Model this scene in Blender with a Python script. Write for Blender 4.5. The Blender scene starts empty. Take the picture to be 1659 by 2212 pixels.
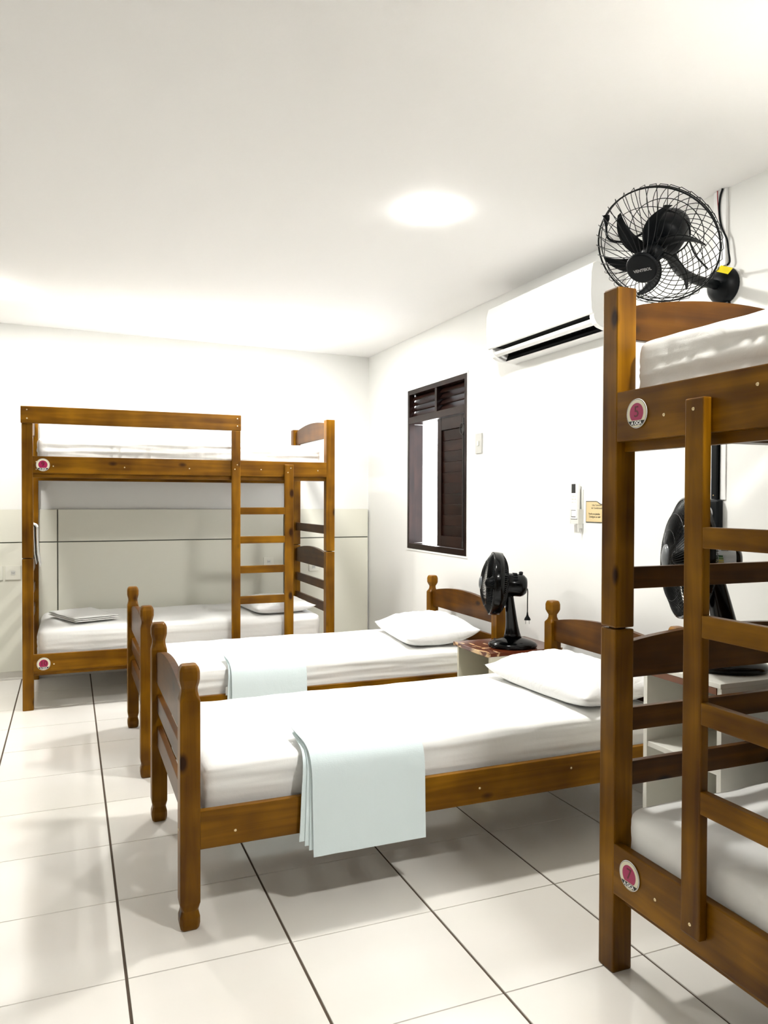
import bpy, bmesh, math, random
from mathutils import Vector, Matrix, noise
random.seed(7)
SC = bpy.context.scene
COL = SC.collection
V = Vector
PI = math.pi

# ------------------------------------------------------------------ camera
F, PITCH, YAW, ROLL, CAMH = 1657.66, -.0157, .3892, .0032, 1.29
cy, sy, cp, sp = math.cos(YAW), math.sin(YAW), math.cos(PITCH), math.sin(PITCH)
fw = V((sy*cp, cy*cp, sp)); rt = V((cy, -sy, 0)); up = rt.cross(fw)
c_, s_ = math.cos(ROLL), math.sin(ROLL)
R_ = c_*rt + s_*up; U_ = -s_*rt + c_*up
cam = bpy.data.cameras.new('camera')
cam.sensor_fit = 'VERTICAL'; cam.sensor_height = 36; cam.sensor_width = 36
cam.lens = F/2212*36; cam.clip_start = .02
co = bpy.data.objects.new('camera', cam); COL.objects.link(co)
co.matrix_world = Matrix(((R_.x, U_.x, -fw.x, 0), (R_.y, U_.y, -fw.y, 0), (R_.z, U_.z, -fw.z, CAMH), (0, 0, 0, 1)))
SC.camera = co

# ------------------------------------------------------------------ world, lights, exposure
w = bpy.data.worlds.new('sky'); SC.world = w; w.use_nodes = True
w.node_tree.nodes['Background'].inputs[0].default_value = (.93, .96, 1, 1)
w.node_tree.nodes['Background'].inputs[1].default_value = 2.5
SC.view_settings.view_transform = 'Standard'
SC.view_settings.look = 'None'
SC.view_settings.exposure = 2.27
SC.view_settings.gamma = 1
SC.view_settings.use_curve_mapping = False
LAMP_STRENGTH = 112.0
LAMPS = [(1.39, 2.89), (1.40, 4.96), (-.37, 5.06), (1.42, .72)]   # recessed squares in the ceiling

# ------------------------------------------------------------------ materials
MATS = {}
def mat(name, color, rough=.5, metal=0, spec=.5, coat=0, emit=None, estr=0, trans=0, alpha=1):
    if name in MATS: return MATS[name]
    m = bpy.data.materials.new(name); m.use_nodes = True
    b = m.node_tree.nodes['Principled BSDF']
    b.inputs['Base Color'].default_value = (*color, 1)
    b.inputs['Roughness'].default_value = rough
    b.inputs['Metallic'].default_value = metal
    b.inputs['Specular IOR Level'].default_value = spec
    b.inputs['Coat Weight'].default_value = coat
    b.inputs['Coat Roughness'].default_value = .08
    if trans: b.inputs['Transmission Weight'].default_value = trans
    if emit:
        b.inputs['Emission Color'].default_value = (*emit, 1); b.inputs['Emission Strength'].default_value = estr
    MATS[name] = m
    return m
def nd(m, t, **k):
    n = m.node_tree.nodes.new(t)
    for a, v in k.items(): setattr(n, a, v)
    return n
def ln(m, a, b): m.node_tree.links.new(a, b)
def bsdf(m): return m.node_tree.nodes['Principled BSDF']
def add_bump(m, scale, strength, dist=.01, detail=3, vec_scale=(1, 1, 1)):
    tc = nd(m, 'ShaderNodeTexCoord'); mp = nd(m, 'ShaderNodeMapping'); mp.inputs['Scale'].default_value = vec_scale
    n = nd(m, 'ShaderNodeTexNoise'); n.inputs['Scale'].default_value = scale; n.inputs['Detail'].default_value = detail
    b = nd(m, 'ShaderNodeBump'); b.inputs['Strength'].default_value = strength; b.inputs['Distance'].default_value = dist
    ln(m, tc.outputs['Object'], mp.inputs[0]); ln(m, mp.outputs[0], n.inputs['Vector']); ln(m, n.outputs['Fac'], b.inputs['Height'])
    ln(m, b.outputs[0], bsdf(m).inputs['Normal'])
def wood(name, axis, dark, mid, light, rough=.34, knots=True):
    if name in MATS: return MATS[name]
    m = mat(name, mid, rough, spec=.16, coat=.0)
    tc = nd(m, 'ShaderNodeTexCoord'); oi = nd(m, 'ShaderNodeObjectInfo')
    off = nd(m, 'ShaderNodeVectorMath', operation='SCALE'); off.inputs[0].default_value = (13.1, 7.7, 9.3)
    ln(m, oi.outputs['Random'], off.inputs['Scale'])
    ad = nd(m, 'ShaderNodeVectorMath', operation='ADD')
    ln(m, tc.outputs['Object'], ad.inputs[0]); ln(m, off.outputs[0], ad.inputs[1])
    sc = [26, 26, 26]; sc[axis] = 1.6
    mp = nd(m, 'ShaderNodeMapping'); mp.inputs['Scale'].default_value = sc
    ln(m, ad.outputs[0], mp.inputs[0])
    n1 = nd(m, 'ShaderNodeTexNoise'); n1.inputs['Scale'].default_value = 1; n1.inputs['Detail'].default_value = 5; n1.inputs['Distortion'].default_value = .6
    ln(m, mp.outputs[0], n1.inputs['Vector'])
    n2 = nd(m, 'ShaderNodeTexNoise'); n2.inputs['Scale'].default_value = 5.5; n2.inputs['Detail'].default_value = 2
    ln(m, ad.outputs[0], n2.inputs['Vector'])
    mx = nd(m, 'ShaderNodeMix', data_type='FLOAT'); mx.inputs[0].default_value = .5
    ln(m, n1.outputs['Fac'], mx.inputs[2]); ln(m, n2.outputs['Fac'], mx.inputs[3])
    r = nd(m, 'ShaderNodeValToRGB')
    e = r.color_ramp.elements; e[0].position = .35; e[0].color = (*dark, 1); e[1].position = .65; e[1].color = (*light, 1)
    k = e.new(.5); k.color = (*mid, 1)
    ln(m, mx.outputs[0], r.inputs[0])
    out = r.outputs[0]
    if knots:
        ks = [9, 9, 9]; ks[axis] = 4.6
        mk = nd(m, 'ShaderNodeMapping'); mk.inputs['Scale'].default_value = ks
        ln(m, ad.outputs[0], mk.inputs[0])
        vo = nd(m, 'ShaderNodeTexVoronoi'); vo.inputs['Scale'].default_value = 1.0
        ln(m, mk.outputs[0], vo.inputs['Vector'])
        mr = nd(m, 'ShaderNodeMapRange'); mr.inputs[1].default_value = .08; mr.inputs[2].default_value = .17
        mr.inputs[3].default_value = 1; mr.inputs[4].default_value = 0
        ln(m, vo.outputs['Distance'], mr.inputs[0])
        th = nd(m, 'ShaderNodeMath', operation='GREATER_THAN'); th.inputs[1].default_value = .62
        sp_ = nd(m, 'ShaderNodeSeparateColor'); ln(m, vo.outputs['Color'], sp_.inputs[0]); ln(m, sp_.outputs[0], th.inputs[0])
        mu = nd(m, 'ShaderNodeMath', operation='MULTIPLY'); ln(m, mr.outputs[0], mu.inputs[0]); ln(m, th.outputs[0], mu.inputs[1])
        mm = nd(m, 'ShaderNodeMix', data_type='RGBA'); ln(m, mu.outputs[0], mm.inputs[0]); ln(m, out, mm.inputs[6])
        mm.inputs[7].default_value = (dark[0]*.35, dark[1]*.28, dark[2]*.3, 1)
        out = mm.outputs[2]
    ln(m, out, bsdf(m).inputs['Base Color'])
    b = nd(m, 'ShaderNodeBump'); b.inputs['Strength'].default_value = .12; b.inputs['Distance'].default_value = .002
    ln(m, n1.outputs['Fac'], b.inputs['Height']); ln(m, b.outputs[0], bsdf(m).inputs['Normal'])
    return m
WD, WM, WL = (.075, .0265, .0006), (.160, .064, .0011), (.27, .118, .0035)
WX = wood('pine_stain_x', 0, WD, WM, WL); WY = wood('pine_stain_y', 1, WD, WM, WL); WZ = wood('pine_stain_z', 2, WD, WM, WL)
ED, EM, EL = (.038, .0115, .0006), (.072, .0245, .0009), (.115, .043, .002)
EX = wood('pine_shaded_x', 0, ED, EM, EL); EY = wood('pine_shaded_y', 1, ED, EM, EL)  # same pine for end boards and slats, weaker light put into the colour
TIMB = [WX, WY, WZ]
WIN = wood('window_hardwood_z', 2, (.005, .0018, .0014), (.010, .0035, .0024), (.019, .007, .0045), rough=.3, knots=False)
WINY = wood('window_hardwood_y', 1, (.005, .0018, .0014), (.011, .004, .0026), (.021, .008, .005), rough=.3, knots=False)
def rough_paint(name, col):
    m = mat(name, col, .75, spec=.25); add_bump(m, 60, .10, .003, 4); return m
WALL = rough_paint('wall_paint', (.78, .78, .755)); CEIL = rough_paint('ceiling_paint', (.88, .87, .86))
PANEL = mat('white_laminate', (.70, .69, .60), .45, spec=.3)
GAP = mat('groove_shadow_board', (.20, .20, .17), .9)
GROUT = mat('grout', (.085, .06, .04), .95)
TILE = mat('glazed_tile', (.80, .765, .705), .12, spec=.5)
tn = nd(TILE, 'ShaderNodeTexNoise'); tn.inputs['Scale'].default_value = 1.6; tn.inputs['Detail'].default_value = 6
tg = nd(TILE, 'ShaderNodeNewGeometry'); ln(TILE, tg.outputs['Position'], tn.inputs['Vector'])
tr = nd(TILE, 'ShaderNodeValToRGB'); tr.color_ramp.elements[0].position = .3; tr.color_ramp.elements[0].color = (.81, .78, .72, 1)
tr.color_ramp.elements[1].position = .7; tr.color_ramp.elements[1].color = (.87, .845, .80, 1)
ln(TILE, tn.outputs['Fac'], tr.inputs[0]); ln(TILE, tr.outputs[0], bsdf(TILE).inputs['Base Color'])
def cloth(name, col, sc=350, st=.25, rough=.95, wr=0):
    m = mat(name, col, rough, spec=.15)
    bsdf(m).inputs['Sheen Weight'].default_value = .15
    tc = nd(m, 'ShaderNodeTexCoord')
    n = nd(m, 'ShaderNodeTexNoise'); n.inputs['Scale'].default_value = sc; n.inputs['Detail'].default_value = 2
    b = nd(m, 'ShaderNodeBump'); b.inputs['Strength'].default_value = st; b.inputs['Distance'].default_value = .0008
    ln(m, tc.outputs['Object'], n.inputs['Vector']); ln(m, n.outputs['Fac'], b.inputs['Height'])
    if wr:
        n2 = nd(m, 'ShaderNodeTexNoise'); n2.inputs['Scale'].default_value = 9; n2.inputs['Detail'].default_value = 4; n2.inputs['Distortion'].default_value = 1.2
        b2 = nd(m, 'ShaderNodeBump'); b2.inputs['Strength'].default_value = wr; b2.inputs['Distance'].default_value = .01
        ln(m, tc.outputs['Object'], n2.inputs['Vector']); ln(m, n2.outputs['Fac'], b2.inputs['Height'])
        ln(m, b.outputs[0], b2.inputs['Normal']); ln(m, b2.outputs[0], bsdf(m).inputs['Normal'])
    else: ln(m, b.outputs[0], bsdf(m).inputs['Normal'])
    return m
SHEET = cloth('white_sheet', (.86, .86, .84), wr=.18)
SATIN = cloth('satin_sheet', (.84, .83, .80), rough=.42, wr=.35)
PILLOW = cloth('pillow_cotton', (.86, .86, .855), wr=.9)
TOWEL = cloth('pale_blue_cotton', (.77, .88, .90), sc=260, st=.5, wr=.15)
TOWELW = cloth('white_cotton_towel', (.84, .84, .82), sc=260, st=.5)
BLK = mat('black_gloss_plastic', (.0012, .0014, .0016), .14, spec=.22)
BLKM = mat('black_satin_plastic', (.0016, .0026, .0036), .42, spec=.18)
WIRE = mat('black_wire', (.0015, .002, .0025), .35, spec=.2)
WHT = mat('white_plastic', (.84, .84, .83), .3)
WHT2 = mat('offwhite_plastic', (.62, .62, .58), .5)
SLOT = mat('dark_vent', (.002, .002, .002), .6, spec=.1)
SCREW = mat('brass_screw', (.75, .62, .38), .25, metal=1)
STEEL = mat('steel', (.6, .6, .6), .3, metal=1)
RED = mat('wine_enamel', (.38, .008, .085), .35)
REDD = mat('dark_wine_print', (.12, .002, .012), .45)
CREAM = mat('cream_print', (.78, .74, .56), .4)
INK = mat('black_ink', (.008, .008, .008), .5)
GREYI = mat('grey_ink', (.42, .42, .42), .5)
WHI = mat('white_ink', (.85, .85, .83), .5)
PLAQ = mat('gold_acrylic', (.62, .49, .27), .4)
LAMPM = mat('lamp_diffuser', (.9, .9, .9), .5, emit=(1, .985, .94), estr=LAMP_STRENGTH)

# ------------------------------------------------------------------ helpers
def bx(bm, x0, x1, y0, y1, z0, z1):
    vs = [bm.verts.new((x, y, z)) for x in (x0, x1) for y in (y0, y1) for z in (z0, z1)]
    for f in ((0, 1, 3, 2), (4, 6, 7, 5), (0, 4, 5, 1), (2, 3, 7, 6), (0, 2, 6, 4), (1, 5, 7, 3)):
        bm.faces.new([vs[i] for i in f])
    return vs
def prism(bm, pts, axis, a0, a1):
    """pts 2D polygon in the plane normal to axis (x:(y,z), y:(x,z), z:(x,y))"""
    def mk(p, a): return {0: (a, p[0], p[1]), 1: (p[0], a, p[1]), 2: (p[0], p[1], a)}[axis]
    A = [bm.verts.new(mk(p, a0)) for p in pts]; B = [bm.verts.new(mk(p, a1)) for p in pts]
    bm.faces.new(A); bm.faces.new(B[::-1]); n = len(pts)
    for i in range(n): bm.faces.new([A[i], B[i], B[(i+1) % n], A[(i+1) % n]])
def loft(bm, rings, caps=True, closed=True):
    R = [[bm.verts.new(p) for p in r] for r in rings]; n = len(R[0])
    for a, b in zip(R, R[1:]):
        for i in range(n if closed else n-1):
            bm.faces.new([a[i], a[(i+1) % n], b[(i+1) % n], b[i]])
    if caps: bm.faces.new(R[0][::-1]); bm.faces.new(R[-1])
def lathe(bm, prof, n=24, M=None, sx=1, sy=1):
    """prof: (r,z) list around local z"""
    rings = [[V((r*math.cos(2*PI*i/n)*sx, r*math.sin(2*PI*i/n)*sy, z)) for i in range(n)] for r, z in prof]
    if M: rings = [[M @ p for p in r] for r in rings]
    loft(bm, rings)
def tube(bm, pts, r, n=6, closed=False):
    pts = [V(p) for p in pts]; N = len(pts); rings = []; ref = None
    for i, p in enumerate(pts):
        if closed: t = pts[(i+1) % N] - pts[i-1]
        else: t = pts[min(i+1, N-1)] - pts[max(i-1, 0)]
        t.normalize()
        if ref is None: ref = t.orthogonal().normalized()
        ref = (ref - t*ref.dot(t)).normalized(); b = t.cross(ref)
        rings.append([bm.verts.new(p + (ref*math.cos(2*PI*k/n) + b*math.sin(2*PI*k/n))*r) for k in range(n)])
    m = N if closed else N-1
    for i in range(m):
        a, b = rings[i], rings[(i+1) % N]
        for k in range(n): bm.faces.new([a[k], a[(k+1) % n], b[(k+1) % n], b[k]])
    if not closed: bm.faces.new(rings[0][::-1]); bm.faces.new(rings[-1])
def smooth_path(pts, sub=6):
    pts = [V(p) for p in pts]; out = []
    for i in range(len(pts)-1):
        p0 = pts[max(i-1, 0)]; p1 = pts[i]; p2 = pts[i+1]; p3 = pts[min(i+2, len(pts)-1)]
        for k in range(sub):
            t = k/sub
            out.append(.5*((2*p1)+(p2-p0)*t+(2*p0-5*p1+4*p2-p3)*t*t+(3*p1-p0-3*p2+p3)*t**3))
    out.append(pts[-1]); return out
def obj(name, bm, m, parent=None, bevel=0, smooth=False, seg=2):
    if bevel: bmesh.ops.bevel(bm, geom=bm.edges[:], offset=bevel, segments=seg, affect='EDGES', profile=.6)
    bmesh.ops.recalc_face_normals(bm, faces=bm.faces[:])
    if parent is not None:
        L = ROOTLOC.get(parent.name, V((0, 0, 0)))
        bmesh.ops.translate(bm, verts=bm.verts[:], vec=-L)
    me = bpy.data.meshes.new(name); bm.to_mesh(me); bm.free()
    me.materials.append(m)
    if smooth:
        for p in me.polygons: p.use_smooth = True
    o = bpy.data.objects.new(name, me); COL.objects.link(o)
    if parent is not None:
        o.parent = parent; ROOTLOC[o.name] = L
    return o
ROOTLOC = {}
def thing(name, label, cat, loc=(0, 0, 0), group=None):
    o = bpy.data.objects.new(name, None); COL.objects.link(o); o.location = loc; o.empty_display_size = .05
    o['label'] = label; o['category'] = cat
    if group: o['group'] = group
    ROOTLOC[o.name] = V(loc)
    return o
def tag(o, label, cat, group=None):
    o['label'] = label; o['category'] = cat
    if group: o['group'] = group
    return o
def setorigin(o, loc):
    """mesh built in world coordinates gets its origin at loc"""
    o.data.transform(Matrix.Translation(-V(loc))); o.location = loc; return o
def box(name, m, parent, x0, x1, y0, y1, z0, z1, bevel=.003, **k):
    bm = bmesh.new(); bx(bm, x0, x1, y0, y1, z0, z1); return obj(name, bm, m, parent, bevel, **k)
def text_bm(bm, body, size, M, depth=.0004, bold=0, align='CENTER'):
    cu = bpy.data.curves.new('t', 'FONT'); cu.body = body; cu.size = size; cu.align_x = align; cu.align_y = 'CENTER'
    cu.extrude = depth; cu.offset = bold; cu.resolution_u = 3
    o = bpy.data.objects.new('t', cu); COL.objects.link(o)
    dg = bpy.context.evaluated_depsgraph_get(); me = bpy.data.meshes.new_from_object(o.evaluated_get(dg))
    me.transform(M); bm.from_mesh(me)
    bpy.data.objects.remove(o); bpy.data.curves.remove(cu); bpy.data.meshes.remove(me)
def frame(o, x, y, z):
    x, y, z = V(x), V(y), V(z)
    return Matrix(((x.x, y.x, z.x, o[0]), (x.y, y.y, z.y, o[1]), (x.z, y.z, z.z, o[2]), (0, 0, 0, 1)))
def facing(o, n):
    z = V(n).normalized(); x = V((0, 0, 1)).cross(z).normalized(); return frame(o, x, z.cross(x), z)
def screw(parent, p, n, r=.0045):
    bm = bmesh.new(); lathe(bm, [(r*.9, -.002), (r, .0008), (r*.8, .0018), (r*.35, .0019), (r*.3, .0009)], 10, facing(p, n) if abs(n[2]) < .9 else Matrix.Translation(p))
    return obj('screw', bm, SCREW, parent)

# ------------------------------------------------------------------ the room
XR, YB, XL, YF, ZC = 2.341, 6.056, -3.05, -2.35, 2.49
def st(o, n=None): o['kind'] = 'structure'; return o
T = .16
# floor: grout slab with single tiles
g = bmesh.new(); bx(g, XL-T, XR+T, YF-T, YB+T, -.12, -.0035)
fl = st(obj('floor', g, GROUT))
tx0, tsx, ty0, tsy = .1388, .4558, 2.1519, .4325
TM = {}
def tile_mesh(wx, wy):
    k = (round(wx, 3), round(wy, 3))
    if k not in TM:
        b = bmesh.new(); bx(b, 0, wx, 0, wy, -.003, .0)
        for v in b.verts:
            if v.co.z > -.001:
                v.co.x += .0008 if v.co.x < wx/2 else -.0008; v.co.y += .0008 if v.co.y < wy/2 else -.0008
            v.co.z -= 0
        bmesh.ops.recalc_face_normals(b, faces=b.faces[:])
        me = bpy.data.meshes.new('tile'); b.to_mesh(me); b.free(); me.materials.append(TILE); TM[k] = me
    return TM[k]
i0 = math.floor((XL-tx0)/tsx); i1 = math.ceil((XR-tx0)/tsx); j0 = math.floor((YF-ty0)/tsy); j1 = math.ceil((YB-ty0)/tsy)
for i in range(i0, i1):
    for j in range(j0, j1):
        a = max(tx0+i*tsx+.0035, XL); b_ = min(tx0+(i+1)*tsx-.0035, XR); c = max(ty0+j*tsy+.0013, YF); d = min(ty0+(j+1)*tsy-.0013, YB)
        if b_-a < .02 or d-c < .008: continue
        o = bpy.data.objects.new('tile', tile_mesh(b_-a, d-c)); COL.objects.link(o); o.parent = fl; o.location = (a, c, random.uniform(-.0004, 0))
# ceiling (very slightly higher towards the left, as plaster ceilings are)
g = bmesh.new(); bx(g, XL-T, XR+T, YF-T, YB+T, ZC, ZC+.15)
for v in g.verts:
    k = (XR-v.co.x)/(XR+.45); v.co.z += .042*max(k, 0)*max(min((v.co.y-2)/4, 1), 0)
ceil = st(obj('ceiling', g, CEIL))
def wallbox(name, *a): return st(box(name, WALL, None, *a, bevel=0))
wallbox('wall_back', XL-T, XR+T, YB, YB+T, 0, ZC+.08)
wallbox('wall_left', XL-T, XL, YF-T, YB, 0, ZC+.08)
wallbox('wall_front', XL, XR+T, YF-T, YF, 0, ZC+.08)
WY0, WY1, WZ0, WZ1 = 4.317, 5.238, .931, 2.10
g = bmesh.new()
bx(g, XR, XR+T, YF, WY0, 0, ZC+.08); bx(g, XR, XR+T, WY1, YB, 0, ZC+.08)
bx(g, XR, XR+T, WY0, WY1, 0, WZ0); bx(g, XR, XR+T, WY0, WY1, WZ1, ZC+.08)
st(obj('wall_right', g, WALL))
for n, a in {'baseboard_back': (XL, XR-.008, YB-.009, YB, 0, .06), 'baseboard_right': (XR-.008, XR, YF, YB-.009, 0, .06), 'baseboard_left': (XL, XL+.008, YF, YB-.009, 0, .06)}.items():
    st(box(n, TILE, None, *a, bevel=.0015))
# wall panelling behind the bunk: boards with dark grooves
bk = st(box('trim_1', GAP, None, XL, XR-.012, YB-.010, YB-.0005, .0615, 1.214, bevel=0))
xs = [XL+.002, -.079, 1.600, XR-.012]
for a, b_ in zip(xs, xs[1:]):
    for z0, z1 in ((.0615, .975), (.983, 1.214)):
        bm = bmesh.new(); bx(bm, a+.004, b_-.004, YB-.028, YB-.0101, z0, z1); obj('panel', bm, PANEL, bk, .002)

# ------------------------------------------------------------------ ceiling lights
for k, (x, y) in enumerate(LAMPS):
    zc = ZC + .042*(XR-x)/(XR+.45)*max(min((y-2)/4, 1), 0)
    lab = ['lit square ceiling lamp above the near single bed', 'lit square ceiling lamp nearest the window, in front of the back bunk bed',
           'lit square ceiling lamp over the left end of the back bunk bed', 'lit square ceiling lamp above the near right bunk bed'][k]
    t = thing('ceiling_lamp', lab, 'ceiling lamp', (x, y, zc), 'square lamps in the ceiling')
    box('lamp_frame', WHT, t, x-.085, x+.085, y-.085, y+.085, zc-.004, zc+.001, bevel=.0015)
    box('lamp_diffuser', LAMPM, t, x-.074, x+.074, y-.074, y+.074, zc-.0095, zc-.0035, bevel=.002)

# ------------------------------------------------------------------ window
win = bpy.data.objects.new('window_1', None); COL.objects.link(win); win['kind'] = 'structure'; win.location = (XR, WY0, WZ0); ROOTLOC['window_1'] = V((XR, WY0, WZ0))
XF = XR-.006
def wb(n, m, *a, bevel=.002): return box(n, m, win, *a, bevel=bevel)
e = .032
wb('frame_stile', WIN, XF, XR+.10, WY0+.002, WY0+e, WZ0+.002, WZ1-.002); wb('frame_stile', WIN, XF, XR+.038, WY1-e, WY1-.002, WZ0+.002, WZ1-.002)
wb('frame_rail', WINY, XF, XR+.10, WY0+e, WY1-e, WZ1-.034, WZ1-.002); wb('frame_rail', WINY, XF, XR+.10, WY0+e, WY1-e, WZ0+.002, WZ0+.04)
wb('transom', WINY, XF, XR+.10, WY0+e, WY1-e, 1.852, 1.90)
wb('mullion', WIN, XF+.004, XR+.09, 4.755, 4.785, 1.90, WZ1-.034)
for (ya, yb) in ((WY0+e, 4.755), (4.785, WY1-e)):
    for q in range(4):
        z = 1.907+q*.041
        bm = bmesh.new(); prism(bm, [(XR+.020, z+.000), (XR+.026, z-.006), (XR+.060, z+.042), (XR+.054, z+.048)], 1, ya+.001, yb-.001)
        obj('louvre_slat', bm, WINY, win)
# closed shutter (near half) and folded-back shutter edge (far half)
def shutter():
    y0, y1, z0, z1 = WY0+e+.002, 4.772, WZ0+.042, 1.850
    s = bpy.data.objects.new('shutter', None); COL.objects.link(s); s.parent = win; ROOTLOC['shutter'] = V((XR, WY0, WZ0))
    def sb(n, m, *a): return box(n, m, s, *a, bevel=.003)
    sb('stile', WIN, XR+.012, XR+.045, y0, y0+.062, z0, z1); sb('stile', WIN, XR+.012, XR+.045, y1-.062, y1, z0, z1)
    sb('rail', WINY, XR+.012, XR+.045, y0+.062, y1-.062, z1-.085, z1); sb('rail', WINY, XR+.012, XR+.045, y0+.062, y1-.062, z0, z0+.075)
    za, zb = z0+.075, z1-.085; n = 10; h = (zb-za)/n
    for i in range(n):
        bm = bmesh.new(); prism(bm, [(XR+.026, za+i*h+.0008), (XR+.022, za+(i+1)*h-.004), (XR+.027, za+(i+1)*h), (XR+.038, za+(i+1)*h), (XR+.038, za+i*h)], 1, y0+.062, y1-.062)
        obj('shutter_board', bm, WINY, s)
    bm = bmesh.new(); tube(bm, [(XR+.006, y0+.03, z0+.03), (XR+.006, y0+.03, z1-.03)], .0045, 8)
    bx(bm, XR+.003, XR+.012, y0+.018, y0+.042, z1-.14, z1-.06)
    tube(bm, [(XR-.004, y0+.03+.026*math.cos(a), z1-.10+.036*math.sin(a)) for a in [2*PI*i/20 for i in range(20)]], .004, 6, True)
    bx(bm, XR+.002, XR+.012, y0+.02, y0+.04, z0+.01, z0+.05)
    obj('bolt', bm, INK, s)
shutter()
wb('jamb_lining', WIN, XR+.040, XR+.112, WY1-.020, WY1-.002, WZ0+.042, 1.850)
for n, a in (('casing', (XR-.004, XR+.0, WY0-.012, WY1+.012, WZ1, WZ1+.012)), ('casing', (XR-.004, XR+.0, WY0-.012, WY1+.012, WZ0-.012, WZ0)), ('casing', (XR-.004, XR, WY0-.006, WY0, WZ0, WZ1)), ('casing', (XR-.004, XR, WY1, WY1+.006, WZ0, WZ1))):
    wb(n, WHT, *a, bevel=.001)
# pale rendered wall of the passage outside
OUTW = mat('outside_render', (.93, .88, .85), .9); add_bump(OUTW, 12, .5, .02, 5)
st(box('wall_outside', OUTW, None, 4.2, 4.35, 1.5, 12, -.1, 1.98, bevel=0))

# ------------------------------------------------------------------ beds
def arch_pts(a0, a1, zb, zt_end, zt_mid, n=18):
    p = [(a0, zb), (a1, zb)]
    for i in range(n+1):
        t = i/n; p.append((a1+(a0-a1)*t, zt_end+(zt_mid-zt_end)*math.sin(PI*t)**.8))
    return p
def turned_post(parent, x0, y0, H, w=.060, neck=.020):
    cx, cyy = x0+w/2, y0+w/2; s = w/2
    hd = neck < .022
    prof = [(.0, s*.80, .26), (.006, s*.92, .26), (.018, s, .30), (.038, s, .30), (.050, s*.90, .32), (.058, s*.84, .30), (.066, s*.90, .24), (.082, s, .10),
            (.090, s, .08), (H-.116, s, .08), (H-.106, s, .10), (H-.092, s*(.74 if hd else .90), .34), (H-.080, neck, .40), (H-.068, neck, .40), (H-.056, s*(.84 if hd else .92), .36), (H-.044, s, .34), (H-.018, s, .32), (H-.006, s*.88, .30), (H, s*.72, .28)]
    rings = []
    for z, r, c in prof:
        k = r*c
        rings.append([V((cx+a, cyy+b, z)) for a, b in ((-r, -r+k), (-r+k, -r), (r-k, -r), (r, -r+k), (r, r-k), (r-k, r), (-r+k, r), (-r, r-k))])
    bm = bmesh.new(); loft(bm, rings)
    o = obj('leg', bm, WZ, parent, .0015, seg=1)
    return o
SX0, SX1 = .3008, 2.2425
def single_bed(y0, label):
    W = .902; y1 = y0+W
    t = thing('single_bed', label, 'bed', ((SX0+SX1)/2, y0+W/2, 0), 'turned-post single beds')
    for x, nk in ((SX0, .0245), (SX1-.06, .0185)):
        for y in (y0, y1-.06): turned_post(t, x, y, .795, neck=nk)
    ya, yb = y0+.055, y1-.055
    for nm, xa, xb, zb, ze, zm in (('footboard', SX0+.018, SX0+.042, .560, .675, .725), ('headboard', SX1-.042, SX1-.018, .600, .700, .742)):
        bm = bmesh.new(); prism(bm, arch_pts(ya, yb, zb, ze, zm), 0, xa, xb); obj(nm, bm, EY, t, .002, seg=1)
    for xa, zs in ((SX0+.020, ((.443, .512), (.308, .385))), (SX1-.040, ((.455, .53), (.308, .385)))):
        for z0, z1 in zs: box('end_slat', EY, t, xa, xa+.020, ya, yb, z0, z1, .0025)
    for yy in (y0+.006, y1-.030):
        box('side_rail', WX, t, SX0+.056, SX1-.056, yy, yy+.024, .238, .354, .003)
    for yy in (y0+.030, y1-.052): box('slat_ledge', WX, t, SX0+.058, SX1-.058, yy, yy+.022, .240, .262, .002)
    for i in range(11):
        x = SX0+.10+i*.168; box('bed_slat', EY, t, x, x+.065, y0+.032, y1-.032, .2625, .2745, .0015)
    for x, z in ((.466, .281), (1.315, .291), (1.696, .312)): screw(t, (x, y0+.006, z), (0, -1, 0))
    for yy in (y0+.03, y1-.03):
        for z in (.30,): screw(t, (SX0, yy, z), (-1, 0, 0))
    return t
def copy_tree(o, dloc=(0, 0, 0), parent=None):
    c = o.copy(); COL.objects.link(c)
    if parent is not None: c.parent = parent
    else: c.location = o.location + V(dloc)
    for ch in list(o.children): copy_tree(ch, parent=c)
    return c
bedA = single_bed(2.317, 'wooden single bed nearest the camera, with turned posts')
bedB = copy_tree(bedA, (0, 3.677-2.317, 0)); bedB['label'] = 'wooden single bed farther away, between the near single bed and the back bunk'

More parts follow.
